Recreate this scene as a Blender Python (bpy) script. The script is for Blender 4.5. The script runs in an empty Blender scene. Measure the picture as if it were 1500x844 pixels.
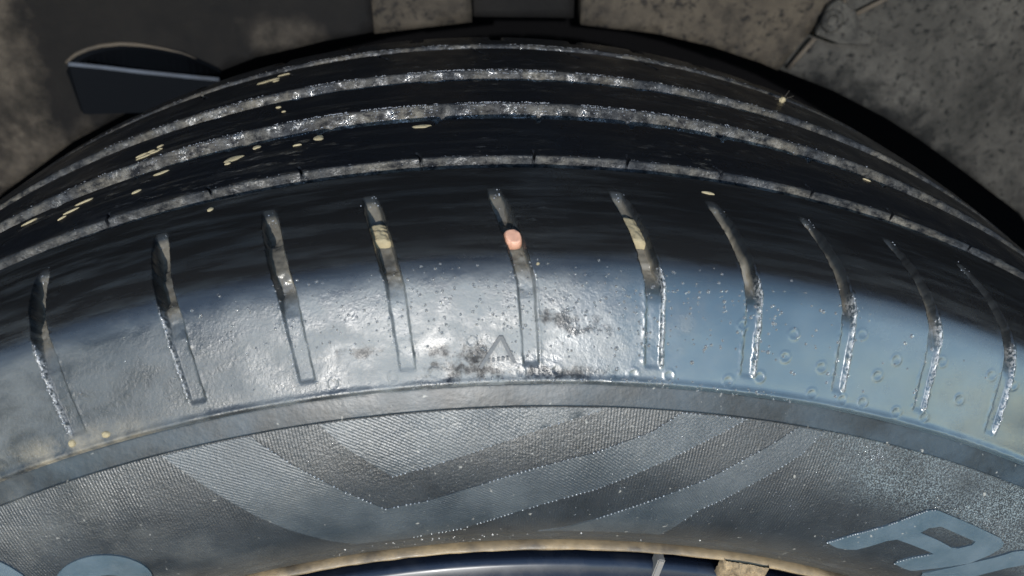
import bpy, bmesh, math, random
import numpy as np
from mathutils import Vector, Matrix
from mathutils.geometry import delaunay_2d_cdt

SC = bpy.context.scene
COL = SC.collection
# ------------------------------------------------------------------ camera
cd = bpy.data.cameras.new('camera'); cam = bpy.data.objects.new('camera', cd); COL.objects.link(cam)
FWD = Vector((-0.04488916, -0.85142478, -0.52255221))
RGT = Vector((-0.99815136, 0.05968012, -0.01149543))
UPV = RGT.cross(FWD)
cam.matrix_world = Matrix(((RGT[0], UPV[0], -FWD[0], 0.0), (RGT[1], UPV[1], -FWD[1], 0.24854912),
                           (RGT[2], UPV[2], -FWD[2], 0.40193276), (0, 0, 0, 1)))
cd.sensor_width = 36.0
cd.lens = 30.44
cd.clip_start = 0.01; cd.clip_end = 500
cd.dof.use_dof = True; cd.dof.focus_distance = 0.226; cd.dof.aperture_fstop = 20.0
SC.camera = cam
# ------------------------------------------------------------------ light
SUN_EL, SUN_AZ = math.radians(15.0), math.radians(5.5)      # azimuth from +Y toward +X
w = bpy.data.worlds.new('World'); SC.world = w; w.use_nodes = True
nt = w.node_tree; nt.nodes.clear()
sky = nt.nodes.new('ShaderNodeTexSky'); sky.sky_type = 'NISHITA'; sky.sun_disc = False
sky.sun_elevation = SUN_EL; sky.sun_rotation = SUN_AZ; sky.air_density = 1.0; sky.dust_density = 0.1; sky.ozone_density = 1.6
bg = nt.nodes.new('ShaderNodeBackground'); bg.inputs[1].default_value = 0.15
wo = nt.nodes.new('ShaderNodeOutputWorld')
nt.links.new(sky.outputs[0], bg.inputs[0]); nt.links.new(bg.outputs[0], wo.inputs[0])
sd = bpy.data.lights.new('flash_sun', 'SUN'); sd.energy = 2.0; sd.angle = math.radians(0.6); sd.color = (1.0, 0.965, 0.92)  # directional lamp standing in for a flash beside the lens
flash_sun = bpy.data.objects.new('flash_sun', sd); COL.objects.link(flash_sun)
sdir = Vector((math.sin(SUN_AZ)*math.cos(SUN_EL), math.cos(SUN_AZ)*math.cos(SUN_EL), math.sin(SUN_EL)))
flash_sun.rotation_euler = sdir.to_track_quat('Z', 'Y').to_euler()
flash_sun.location = sdir*3
vs = SC.view_settings; vs.view_transform = 'Standard'; vs.look = 'None'; vs.gamma = 1.0; vs.exposure = 2.1
vs.use_curve_mapping = False

RNG = np.random.RandomState(7)
random.seed(5)
# ------------------------------------------------------------------ helpers
TAB = RNG.rand(512, 512)
def vn(x, y, seed=0):
    """smooth value noise -1..1"""
    x = np.asarray(x, float)+seed*17.31; y = np.asarray(y, float)+seed*5.77
    xi = np.floor(x).astype(int); yi = np.floor(y).astype(int)
    fx = x-xi; fy = y-yi
    fx = fx*fx*(3-2*fx); fy = fy*fy*(3-2*fy)
    a = TAB[xi % 512, yi % 512]; b = TAB[(xi+1) % 512, yi % 512]
    c = TAB[xi % 512, (yi+1) % 512]; d = TAB[(xi+1) % 512, (yi+1) % 512]
    return ((a*(1-fx)+b*fx)*(1-fy)+(c*(1-fx)+d*fx)*fy)*2-1
def fbm(x, y, o=3, seed=0):
    r = 0; a = 1.0; t = 0
    for i in range(o):
        r = r+a*vn(x*2**i, y*2**i, seed+i*3); t += a; a *= .5
    return r/t
def sm(a, b, x):
    t = np.clip((x-a)/(b-a), 0, 1); return t*t*(3-2*t)

def link(name, me, mat=None, parent=None, kind=None, label=None, cat=None, group=None):
    o = bpy.data.objects.new(name, me); COL.objects.link(o)
    if mat is not None and me is not None and len(me.materials) == 0: me.materials.append(mat)
    if parent is not None: o.parent = parent
    if kind: o['kind'] = kind
    if label: o['label'] = label
    if cat: o['category'] = cat
    if group: o['group'] = group
    return o
def mesh_arrays(name, V, F, N=None, UV=None, attrs=None, smooth=True):
    """V (n,3), F (m,4) or (m,3) int; UV per vertex; N custom normals per vertex"""
    me = bpy.data.meshes.new(name)
    V = np.ascontiguousarray(V, np.float32); F = np.ascontiguousarray(F, np.int32); k = F.shape[1]
    me.vertices.add(len(V)); me.vertices.foreach_set('co', V.ravel())
    me.loops.add(F.size); me.loops.foreach_set('vertex_index', F.ravel())
    me.polygons.add(len(F)); me.polygons.foreach_set('loop_start', np.arange(0, F.size, k, dtype=np.int32))
    if smooth: me.polygons.foreach_set('use_smooth', np.ones(len(F), bool))
    if UV is not None:
        l = me.uv_layers.new(name='arc'); l.data.foreach_set('uv', np.ascontiguousarray(UV[F.ravel()], np.float32).ravel())
    for an, av in (attrs or {}).items():
        a = me.attributes.new(an, 'FLOAT', 'POINT'); a.data.foreach_set('value', np.ascontiguousarray(av, np.float32).ravel())
    me.update(calc_edges=True); me.validate()
    if N is not None: me.normals_split_custom_set_from_vertices(np.ascontiguousarray(N, np.float32).tolist())
    return me

class NB:
    """tiny node builder"""
    def __init__(s, name):
        s.m = bpy.data.materials.new(name); s.m.use_nodes = True; s.t = s.m.node_tree; s.t.nodes.clear()
        s.out = s.t.nodes.new('ShaderNodeOutputMaterial'); s.p = s.t.nodes.new('ShaderNodeBsdfPrincipled')
        s.t.links.new(s.p.outputs[0], s.out.inputs[0])
    def set(s, sock, v):
        if v is None: return
        if isinstance(v, (int, float)): sock.default_value = v
        elif isinstance(v, tuple): sock.default_value = v if len(v) != 3 or sock.type != 'RGBA' else v+(1,)
        else: s.t.links.new(v, sock)
    def n(s, typ, **k):
        nd = s.t.nodes.new(typ)
        for a, b in k.items(): setattr(nd, a, b)
        return nd
    def math(s, op, a, b=None, c=None, clamp=False):
        nd = s.n('ShaderNodeMath', operation=op, use_clamp=clamp); s.set(nd.inputs[0], a); s.set(nd.inputs[1], b)
        if c is not None: s.set(nd.inputs[2], c)
        return nd.outputs[0]
    def mix(s, f, a, b):
        nd = s.n('ShaderNodeMix', data_type='RGBA'); s.set(nd.inputs[0], f); s.set(nd.inputs[6], a); s.set(nd.inputs[7], b); return nd.outputs[2]
    def mapr(s, v, a, b, c=0.0, d=1.0):
        nd = s.n('ShaderNodeMapRange'); s.set(nd.inputs[0], v); nd.inputs[1].default_value = a; nd.inputs[2].default_value = b
        s.set(nd.inputs[3], c); s.set(nd.inputs[4], d); return nd.outputs[0]
    def noise(s, vec, scale, detail=3, rough=.55, dist=0.0, out=0):
        nd = s.n('ShaderNodeTexNoise'); s.set(nd.inputs['Vector'], vec); nd.inputs['Scale'].default_value = scale
        nd.inputs['Detail'].default_value = detail; nd.inputs['Roughness'].default_value = rough; nd.inputs['Distortion'].default_value = dist
        return nd.outputs[out]
    def voro(s, vec, scale, feature='F1'):
        nd = s.n('ShaderNodeTexVoronoi', feature=feature); s.set(nd.inputs['Vector'], vec); nd.inputs['Scale'].default_value = scale
        return nd.outputs[0]
    def scale(s, vec, sc, rot=(0, 0, 0)):
        nd = s.n('ShaderNodeMapping'); s.set(nd.inputs[0], vec); nd.inputs['Rotation'].default_value = rot; nd.inputs['Scale'].default_value = sc
        return nd.outputs[0]
    def uv(s): return s.n('ShaderNodeUVMap', uv_map='arc').outputs[0]
    def obj(s): return s.n('ShaderNodeTexCoord').outputs['Object']
    def attr(s, nm): return s.n('ShaderNodeAttribute', attribute_name=nm).outputs['Fac']
    def bump(s, h, dist, strength=1.0, prev=None):
        nd = s.n('ShaderNodeBump'); s.set(nd.inputs['Height'], h); nd.inputs['Distance'].default_value = dist
        nd.inputs['Strength'].default_value = strength
        if prev is not None: s.t.links.new(prev, nd.inputs['Normal'])
        return nd.outputs[0]
    def fin(s, base, rough=.5, normal=None, spec=.5, ior=1.5, metal=0.0, coat=None, coatr=.1):
        p = s.p
        s.set(p.inputs['Base Color'], base); s.set(p.inputs['Roughness'], rough); s.set(p.inputs['Specular IOR Level'], spec)
        p.inputs['IOR'].default_value = ior; s.set(p.inputs['Metallic'], metal)
        if normal is not None: s.t.links.new(normal, p.inputs['Normal'])
        if coat is not None:
            s.set(p.inputs['Coat Weight'], coat); s.set(p.inputs['Coat Roughness'], coatr)
        return s.m

# ------------------------------------------------------------------ rubber materials
SMUDGES = [(v[0]*.316, v[1], v[2], v[3]) for v in [(-.003, .1100, .008, .0016), (.068, .1112, .008, .0012), (.0640, .0995, .005, .0014), (.082, .1015, .005, .0010), (.0, .1070, .004, .0020), (.0460, .1108, .004, .0008), (-.085, .1045, .004, .0012), (-.028, .1055, .0035, .0012)]]
def rubber(name, hatch=None, zone='tread', tone='side'):
    b = NB(name); uv = b.uv(); ob = b.obj()
    sep = b.n('ShaderNodeSeparateXYZ'); b.set(sep.inputs[0], uv); U, Vv = sep.outputs[0], sep.outputs[1]
    gr = b.attr('groove')
    streak = b.noise(b.scale(uv, (1, 9, 1)), 28, 5, .65)                # circumferential dust streaks
    blot = b.noise(uv, 55, 5, .62)
    fine = b.noise(ob, 900, 3, .6)
    cloud = b.noise(uv, 18, 4, .6)
    nrm = None
    if zone == 'tread':
        strp = b.noise(b.scale(uv, (1, 7, 1)), 260, 4, .7)
        gd = b.math('MULTIPLY', gr, b.math('MULTIPLY', b.mapr(strp, .38, .62, .0, 1.0), b.mapr(b.noise(uv, 60, 4, .6), .35, .6, .45, 1.0)))
        film = b.mapr(streak, .50, .78, 0.0, .40)
        sh = b.mapr(Vv, .050, .056)                                      # dustier on the shoulder rib than on the centre ribs
        side = b.mapr(U, -.02, -.09)                                      # and on the muddier stretch of the tyre
        film = b.math('MULTIPLY', film, b.math('ADD', b.mapr(sh, 0, 1, .3, 1.2), b.math('MULTIPLY', side, .5)))
        smear = b.math('MULTIPLY', b.mapr(b.noise(b.scale(uv, (1, 3.2, 1)), 120, 6, .75), .56, .70), b.mapr(cloud, .47, .60, .0, .85))
        fleck = b.math('MULTIPLY', b.mapr(b.noise(ob, 520, 2, .5), .70, .78), b.mapr(cloud, .45, .7, .1, .7))
        dust = b.math('ADD', b.math('ADD', gd, film), b.math('MAXIMUM', fleck, smear), clamp=True)
        col = b.mix(dust, (.0035, .004, .005), b.mix(b.mapr(blot, .40, .60), (.032, .034, .037), (.078, .071, .058)))
        wet = b.mapr(b.noise(uv, 90, 3, .6), .35, .65)
        win = b.math('MULTIPLY', b.mapr(U, -.14, -.06), b.mapr(U, .10, .03))
        win = b.math('MULTIPLY', win, b.mapr(Vv, .044, .030, .25, 1.0))     # the groove next to the shoulder is dry and dusty
        wetg = b.math('MULTIPLY', b.mapr(b.noise(b.scale(uv, (1, 6, 1), ), 200, 4, .7), .50, .60), b.mapr(win, 0, 1, .22, 1.0))
        wetg = b.math('MULTIPLY', wetg, b.mapr(b.noise(uv, 150, 3, .6), .40, .55))
        rough = b.math('ADD', b.mapr(wet, 0, 1, .25, .42), b.math('MULTIPLY', b.math('MULTIPLY', gr, wetg), -.22))
        rough = b.math('ADD', rough, b.math('MULTIPLY', b.math('MULTIPLY', gr, b.math('SUBTRACT', 1.0, wetg)), .25))
        nrm = b.bump(fine, .00012, .5)
        nrm = b.bump(b.noise(ob, 260, 3, .6), .0004, .35, nrm)
        nrm = b.bump(b.math('MULTIPLY', b.noise(ob, 1200, 2, .6), gr), .00045, 1.0, nrm)
        return b.fin(col, rough, nrm, spec=b.math('ADD', .06, b.math('MULTIPLY', b.math('MULTIPLY', gr, wetg), .65)))
    if zone == 'shoulder':
        smud = None
        low = b.mapr(Vv, .086, .092)                                     # side of the block below the tread edge
        side = b.mapr(U, -.015, -.085)
        gd = b.math('MULTIPLY', gr, b.mapr(b.noise(uv, 200, 4, .6), .3, .7, .45, 1.0))
        film = b.math('MULTIPLY', b.mapr(streak, .46, .76, 0.0, .34), b.mapr(low, 0, 1, 1.0, .25))
        film = b.math('MULTIPLY', film, b.math('ADD', 1.0, side))
        dirt = b.noise(b.scale(uv, (1, 1.5, 1)), 75, 7, .68, .4)
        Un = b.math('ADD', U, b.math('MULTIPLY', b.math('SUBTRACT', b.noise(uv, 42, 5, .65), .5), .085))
        sky_wash = b.mapr(Un, .012, .052)                                      # smoother stretch, tinted blue in place of sky reflection
        no_sky_wash = b.math('SUBTRACT', 1.0, sky_wash)
        glare_film = b.math('MULTIPLY', b.mapr(Un, -.060, -.015), no_sky_wash)       # glare on the shoulder, painted as paler grey film
        film2 = b.math('MULTIPLY', b.math('MULTIPLY', b.mapr(dirt, .38, .60, .25, 1.0), low), b.mapr(sky_wash, 0, 1, 1.0, .16))
        smear = b.math('MULTIPLY', b.mapr(b.noise(b.scale(uv, (1, 3.0, 1)), 150, 5, .7), .58, .72), b.mapr(cloud, .46, .62, .0, .6))
        dust = b.math('ADD', b.math('ADD', gd, film), b.math('MAXIMUM', film2, b.math('MULTIPLY', smear, no_sky_wash)), clamp=True)
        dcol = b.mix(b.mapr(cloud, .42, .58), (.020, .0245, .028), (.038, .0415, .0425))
        dcol = b.mix(b.math('MULTIPLY', glare_film, low), dcol, b.mix(blot, (.052, .060, .064), (.105, .109, .108)))
        clean = b.mix(b.math('MULTIPLY', sky_wash, low), (.0055, .0056, .0058), b.mix(b.mapr(cloud, .38, .62), (.018, .029, .036), (.034, .047, .054)))  # blue of the mirrored sky put into the base
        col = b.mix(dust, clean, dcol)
        lowmud = b.math('MULTIPLY', b.math('MULTIPLY', b.mapr(Vv, .1065, .1135), b.mapr(U, -.066, -.100)), b.mapr(b.noise(uv, 90, 5, .65), .42, .60))
        col = b.mix(lowmud, col, (.115, .10, .075))
        col = b.mix(b.math('MULTIPLY', b.mapr(gr, .5, .95), .75), col, b.mix(b.mapr(blot, .35, .6), (.030, .028, .024), (.110, .098, .076)))
        for (cu, cv, ru, rv) in SMUDGES:
            ru, rv = ru*1.1, rv*1.3
            mp = b.n('ShaderNodeMapping', vector_type='TEXTURE'); b.set(mp.inputs[0], uv)
            mp.inputs['Location'].default_value = (cu, cv, 0); mp.inputs['Scale'].default_value = (ru, rv, 1)
            ln = b.n('ShaderNodeVectorMath', operation='LENGTH'); b.set(ln.inputs[0], mp.outputs[0])
            dd = b.math('ADD', ln.outputs['Value'], b.math('MULTIPLY', b.math('SUBTRACT', b.noise(uv, 260, 6, .75), .5), 5.5))
            smf = b.mapr(dd, .35, 1.20, .94, 0.0)
            col = b.mix(smf, col, (.0035, .004, .005)); smud = smf if smud is None else b.math('MAXIMUM', smud, smf)
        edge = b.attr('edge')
        col = b.mix(b.math('MULTIPLY', edge, b.mapr(b.noise(ob, 1300, 2, .6), .42, .58, .0, 1.0)), col, (.24, .235, .23))  # light caught by these edges painted as pale grey
        rough = b.math('ADD', b.mapr(dirt, .38, .60, .34, .60), b.mapr(cloud, .4, .6, -.02, .03))
        smooth_r = b.math('ADD', b.mapr(cloud, .4, .6, .17, .26), b.mapr(b.noise(ob, 240, 4, .7), .35, .65, -.03, .05))
        m_ = b.n('ShaderNodeMix', data_type='FLOAT'); b.set(m_.inputs[0], b.math('MULTIPLY', low, no_sky_wash)); b.set(m_.inputs[2], smooth_r); b.set(m_.inputs[3], rough); rough = m_.outputs[0]
        rough = b.math('MULTIPLY', rough, b.math('SUBTRACT', 1.0, b.math('MULTIPLY', smud, .35)))
        keep = b.math('MAXIMUM', b.math('MULTIPLY', low, b.mapr(sky_wash, 0, 1, 1.0, .12)), b.math('MAXIMUM', b.math('MULTIPLY', gr, .8), b.math('MULTIPLY', no_sky_wash, .18)))
        keep = b.math('MAXIMUM', keep, edge)
        h1 = b.math('MULTIPLY', b.noise(ob, 420, 4, .7), keep); h2 = b.math('MULTIPLY', b.noise(ob, 1500, 3, .7), keep)
        nrm = b.bump(h1, .00016, .28)
        nrm = b.bump(h2, .00022, .5, nrm)
        grain = b.math('MULTIPLY', b.math('MULTIPLY', b.mapr(b.noise(uv, 60, 3, .5), .42, .6), b.noise(ob, 1100, 2, .7)), keep)
        nrm = b.bump(grain, .00028, .4, nrm)
        return b.fin(col, rough, nrm, spec=b.math('SUBTRACT', b.math('SUBTRACT', b.math('SUBTRACT', b.mapr(Vv, .0835, .0880, .14, .64), b.math('MULTIPLY', b.math('MULTIPLY', film2, glare_film), .30)), b.math('MULTIPLY', smud, .30)), b.math('MULTIPLY', b.math('MULTIPLY', b.mapr(Un, -.03, -.085), low), .38), clamp=True), ior=1.5)
    # sidewall
    film = b.mapr(blot, .35, .65, .1, .8)
    lift = {'band': 1.35, 'side': 1.0, 'smooth': 1.0, 'letter': 1.0}[tone]
    if tone == 'smooth': col = b.mix(b.mapr(b.noise(uv, 45, 5, .65), .40, .62), (.0022, .0045, .0068), (.0120, .0195, .0265))  # bluish tint imitates reflected sky
    elif tone == 'letter': col = b.mix(b.mapr(b.noise(uv, 110, 5, .65), .36, .62), (.022, .036, .046), (.035, .050, .061))  # letters coloured blue for the sky they reflect
    elif tone == 'band': col = b.mix(film, (.0095, .0138, .0175), (.031, .037, .041))  # lighter tone imitates how the hatching reflects light
    else: col = b.mix(film, (.0028, .0044, .0060), (.0135, .0165, .0190))
    muddy = b.math('MULTIPLY', b.mapr(b.noise(b.scale(uv, (1, 1.6, 1)), 26, 5, .6), .50, .66), b.mapr(U, .0, -.12, .05, .6))
    col = b.mix(muddy, col, (.045, .046, .044))
    nearrim = b.mapr(Vv, .150, .160, 0.0, .25)
    col = b.mix(nearrim, col, (.07, .06, .045))
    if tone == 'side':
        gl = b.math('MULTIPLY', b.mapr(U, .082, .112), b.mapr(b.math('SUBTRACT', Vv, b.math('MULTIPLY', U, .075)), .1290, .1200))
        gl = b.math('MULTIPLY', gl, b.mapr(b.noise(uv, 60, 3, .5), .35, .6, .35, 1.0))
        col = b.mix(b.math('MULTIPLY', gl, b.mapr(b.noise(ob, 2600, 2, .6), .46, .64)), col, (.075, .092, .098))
    specks = b.mapr(b.noise(ob, 650, 1, .5), .74, .80, 0.0, .7)
    col = b.mix(specks, col, (.16, .155, .14))
    rough = b.mapr(cloud, .35, .65, .38, .55)
    nrm = b.bump(b.noise(ob, 700, 2, .6), .00015, .45)
    if hatch:
        ang, lam, dist = hatch
        ca, sa = math.cos(ang), math.sin(ang)
        ph = b.math('ADD', b.math('MULTIPLY', U, .85*ca*2*math.pi/lam), b.math('MULTIPLY', Vv, sa*2*math.pi/lam))
        ph = b.math('ADD', ph, b.math('MULTIPLY', b.noise(uv, 120, 2, .5), 1.2))
        wv = b.math('SINE', ph)
        worn = b.mapr(b.noise(uv, 32, 3, .6), .36, .60, .12, 1.0)
        worn = b.math('MULTIPLY', worn, b.mapr(Vv, .158, .148, .1, 1.0))
        worn = b.math('MULTIPLY', worn, b.mapr(U, .088, .108, 1.0, .08))
        worn = b.math('MULTIPLY', worn, b.mapr(b.noise(ob, 500, 2, .6), .3, .6, .55, 1.0))
        amt = b.math('MULTIPLY', b.mapr(wv, -1, 1), worn)
        nrm = b.bump(amt, dist, 1.0, nrm)
        nrm = b.bump(b.noise(ob, 1600, 2, .7), .00024, .6, nrm)
    return b.fin(col, rough, nrm, spec=.28 if tone == 'smooth' else .45, ior=1.5)

M_TREAD = rubber('worn_tread_rubber', zone='tread')
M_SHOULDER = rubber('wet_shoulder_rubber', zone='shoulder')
M_SIDE = rubber('sidewall_rubber', hatch=(0.0, .00070, .00007), zone='side')
M_BANDL = rubber('sidewall_band_rubber', hatch=(math.radians(-58), .00068, .00007), zone='side', tone='band')
M_BANDR = rubber('sidewall_band_rubber_b', hatch=(math.radians(-42), .00068, .00007), zone='side', tone='band')
M_LETTER = rubber('raised_letter_rubber', zone='side', tone='letter')
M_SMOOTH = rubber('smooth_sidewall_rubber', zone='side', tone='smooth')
b = NB('ridge_glint_rubber'); M_RIDGE = b.fin((.10, .105, .11), .2, None, spec=.9)  # paler than the rubber, so sparkle is put into the colour

# ------------------------------------------------------------------ tyre surface
PR = [(.0,.3178),(.015,.3179),(.03,.3177),(.045,.3168),(.0518,.3161),(.062,.3152),(.070,.3143),(.077,.3128),(.083,.3103),(.0875,.3068),(.0915,.301),(.0957,.293),(.0990,.2866),(.1018,.2795),(.1045,.270),(.1055,.262),(.1052,.254),(.1035,.246),(.100,.2385),(.0975,.2346),(.094,.230)]
def dense(P, n=40):
    P = np.array(P); Q = np.vstack([2*P[0]-P[1], P, 2*P[-1]-P[-2]]); out = []
    for i in range(1, len(Q)-2):
        p0, p1, p2, p3 = Q[i-1:i+3]
        for t in np.linspace(0, 1, n, endpoint=False):
            out.append(.5*((2*p1)+(-p0+p2)*t+(2*p0-5*p1+4*p2-p3)*t*t+(-p0+3*p1-3*p2+p3)*t**3))
    out.append(P[-1]); return np.array(out)
DP = dense(PR); SL = np.r_[0, np.cumsum(np.hypot(*np.diff(DP, axis=0).T))]; SMAX = SL[-1]
def prof(s):
    a = np.abs(s); return np.sign(s)*np.interp(a, SL, DP[:, 0]), np.interp(a, SL, DP[:, 1])
def surf(th, s, h):
    """point of the tyre at angle th (rad), profile arc s (m from the centre line), height h over the base surface"""
    y, r = prof(s); e = 5e-4
    y1, r1 = prof(s+e); y0, r0 = prof(s-e)
    ty, tr = y1-y0, r1-r0; L = np.hypot(ty, tr)
    ny, nr = -tr/L, ty/L
    y = y+ny*h; r = r+nr*h
    return np.stack([-r*np.sin(th), y+0*r, r*np.cos(th)], -1)

SEEN = [-0.3307, -0.2327, -0.1488, -0.0731, 0.0190, 0.1116, 0.1866, 0.2632, 0.3382, 0.4105]   # angle of each lateral groove
PH = list(SEEN)
while PH[-1] < 2*math.pi-0.3307-.12: PH.append(PH[-1]+random.choice([.075, .077, .092, .084]))
rest = np.array(PH[9:]); k = (2*math.pi-.3307-.085-PH[9])/(rest[-1]-PH[9])
PH = PH[:9]+list(PH[9]+(rest-PH[9])*k)
PH = np.array(sorted(((p+math.pi) % (2*math.pi))-math.pi for p in PH))
def shear(s):     # lateral grooves lean as they run down the shoulder
    return np.interp(s, [.045, .056, .0645, .091, .1097, .12, .135], [0, -.006, 0, .0185, .0225, .0225, .0225])
def near(phi):    # signed distance (rad) to the nearest lateral groove
    i = np.searchsorted(PH, phi); a = PH[(i-1) % len(PH)]; b = PH[i % len(PH)]
    da = (phi-a+math.pi) % (2*math.pi)-math.pi; db = (phi-b+math.pi) % (2*math.pi)-math.pi
    return np.where(np.abs(da) < np.abs(db), da, db)

SLIT1 = [-.2970, -.2107, -.1358, -.0405, .0528, .1291, .2033, .2867, .3666, .4500]
SLIT4 = [-.2950, -.1990, -.0950, .0083, .1080, .1943, .2779, .3600]
SLIT2 = [-.2901, -.1256, -.0250, .0623, .1444, .2273, .3113, .3904]
DENSE = np.array(sorted(SLIT1+[c+.007 for c in SLIT4]+SLIT2))
# columns
cols = []
t = -math.pi
while t < math.pi-.002:
    cols.append(t)
    d = min(abs(near(np.array([t]))[0]), 9)
    inside = -.60 < t < .66
    if inside:
        dd = np.abs(DENSE-t).min(); t += .0005 if dd < .0022 else .0008 if dd < .008 else .0008 if .0035 < d < .0095 else .0015
    else: t += .004 if d < .012 else .011
cols = np.array(cols)
# rows
def rows():
    r = list(np.arange(-SMAX, -.10, .003)); r += list(np.arange(-.10, -.062, .0009))
    r += list(np.arange(-.062, .0605, .0005)); r += list(np.arange(.0605, .1225, .00036)); r += list(np.arange(.1225, SMAX, .0008)); r.append(SMAX)
    for e in (-.0585, -.0495, -.0212, -.0105, .0095, .0225, .0455, .0518): r += list(np.arange(e-.0014, e+.0014, .0002))
    r += list(np.arange(.1122, .1144, .00015)); r += list(np.arange(.1183, .1194, .00015))
    r = np.array(sorted(r)); keep = [r[0]]
    for x in r[1:-1]:
        if x-keep[-1] > .00012: keep.append(x)
    keep.append(r[-1]); return np.array(keep)
rws = rows()
PHI, S = np.meshgrid(cols, rws, indexing='ij')
TH = PHI+shear(S)
A = TH*.316                                   # arc length
H = np.zeros_like(A); GR = np.zeros_like(A)
WALL = .0011
GROOVES = [(-.0580, -.0500, .0045), (-.0212, -.0105, .0055), (.0095, .0225, .0055), (.0455, .0518, .0052)]
a1 = cols*.316
def bumps(cen, wd, x): return sum(np.exp(-((x-c)/wd)**2) for c in cen)
chips_g2 = np.array([-.2901, -.1256, -.025, .0623, .1444, .2273, .3113, .3904, -.205, -.37])
chips_g3 = np.array([-.24, -.16, -.03, .07, .17, .28])
for gi, (s0, s1, dp) in enumerate(GROOVES):
    sh_ = 0
    e0 = s0+.00006*fbm(A/.0022, 0*A, 2, gi+3)+.00025*vn(A/.009, 0*A, gi+9)
    e1 = s1+.00016*fbm(A/.0020, 0*A, 3, gi+21)+.00014*vn(A/.011, 0*A, gi+31)
    if gi == 2: e1 = e1+.0013*bumps(chips_g2, .0035, TH)
    if gi == 1: e1 = e1+.0010*bumps(chips_g3, .0045, TH)
    m = sm(0, WALL*1.5, S-e0)*(1-sm(-WALL, 0, S-e1))
    rough = .00025*fbm(A/.0012, S/.0005, 2, 40+gi)+.0003*fbm(A/.004, S/.0012, 2, 50+gi)
    H -= m*(dp+rough*1.2)
    lipr = np.exp(-((S-e0)/.0008)**2)*.00012*fbm(A/.0011, S/.0006, 2, 70+gi)
    H += lipr
    GR = np.maximum(GR, sm(.0, .0008, S-e0+.0001)*(1-sm(-.0008, .0, S-e1)))
# slits cut into the ribs beside the grooves
def slit(tc, s_a, s_b, lean, wd=.00012, dp=.0013, soft=.0003, endsoft=.0006):
    j = np.where(np.abs(cols-tc-shear(s_a)*0) < .04)[0]
    if len(j) == 0: return
    sl = slice(j[0], j[-1]+1)
    u = (TH[sl]-tc-lean*(S[sl]-s_a)-.0012*np.sin((S[sl]-s_a)*900))*.316
    m = (1-sm(wd, wd+soft, np.abs(u)))*sm(s_a-.0005, s_a, S[sl])*(1-sm(s_b, s_b+endsoft, S[sl]))
    H[sl] -= m*dp
for c in SLIT1: slit(c, .0432+.0008*float(vn(c*40, 1)), .0472, .7+1.5*float(vn(c*55, 3)))
for c in SLIT4: slit(c, -.0505, -.0400, 1.4, .0002, .0016)
for c in SLIT2: slit(c, .0225, .0250, -1.0, .0003, .0016)
# far shoulder lateral grooves (silhouette notches)
uf = near(PHI-.02)*.316
H -= (1-sm(.0017, .0024, np.abs(uf)))*(1-sm(-.068, -.066, S))*.003
# lateral grooves of the outer shoulder
ul = near(PHI)*.316
hw = np.interp(S, [.060, .0635, .070, .09, .1097], [.0006, .0014, .0018, .0019, .0018])
hw = hw*(1-.28*sm(.12, .26, TH))+.00020*fbm(A/.0018+7, S/.0018, 3, 80)
depth = np.interp(S, [.0622, .0655, .070, .086, .091, .095, .1088, .1097], [0, .0016, .0034, .0034, .0020, .0008, .0005, 0.0])
depth = depth*(1-.6*sm(.09, .14, TH)*sm(.091, .096, S))
wallw = np.interp(S, [.06, .09, .10], [.0009, .0006, .00045])
ml = 1-sm(hw-wallw*.5, hw+wallw*.5, np.abs(ul))
H -= ml*depth*(1+.10*fbm(A/.0016, S/.0016, 2, 90)+.35*vn(S/.006, np.round(PHI*12), 91))
GR = np.maximum(GR, ml*np.interp(S, [.062, .065, .088, .095, .109, .1097], [0, 1, 1, .15, .08, 0]))
# burred edges of those grooves
ed = np.exp(-((np.abs(ul)-hw-.0004)/.0005)**2)*sm(.064, .068, S)*(1-sm(.1085, .1097, S))
H += ed*(.00006+.00012*fbm(A/.0008, S/.0009, 2, 95))
sidesel = np.where(TH > -.16, sm(.02, .12, TH), -sm(-.19, -.24, TH))  # picks the groove side that catches the light
ub = ul*np.sign(sidesel+1e-9)
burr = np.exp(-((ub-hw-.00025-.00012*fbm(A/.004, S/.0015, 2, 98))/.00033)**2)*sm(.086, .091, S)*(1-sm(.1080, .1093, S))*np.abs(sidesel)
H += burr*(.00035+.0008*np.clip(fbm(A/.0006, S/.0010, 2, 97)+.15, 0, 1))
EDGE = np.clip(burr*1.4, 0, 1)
# worn, scuffed shoulder surface
msh = sm(.060, .066, S)*(1-sm(.112, .1135, S))
H += msh*(.00008*fbm(A/.010, S/.008, 2, 101)+.00002*fbm(A/.0009, S/.0009, 2, 103)*sm(.085, .092, S)*(1-sm(.06, .15, TH)))
H += msh*.00003*sm(.2, .8, fbm(A/.004+3, S/.0012, 3, 107))*(1-sm(.088, .094, S))
# ribs: faint circumferential wear
H += (1-msh)*(np.abs(S) < .062)*.00002*fbm(A/.006, S/.0006, 2, 111)
# lip, smooth band, lowered sidewall
lipn = 1+.5*fbm(A/.003, 0*A, 2, 120)
H += .00042*lipn*np.exp(-((S-.1127)/.0007)**2)
H -= .00042*sm(.1130, .1138, S)+.00035*sm(.1186, .1190, S)
H += (S > .1137)*.00010*fbm(A/.012, S/.008, 2, 123)
# ridges beside the rim
for sc, hh, wd in ((.1588, .0003, .0004), (.1622, .0005, .0007), (.1650, .0003, .0005)):
    H += hh*np.exp(-((S-sc)/wd)**2)*(1+.5*fbm(A/.0035, 0*A, 2, 130))
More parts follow.
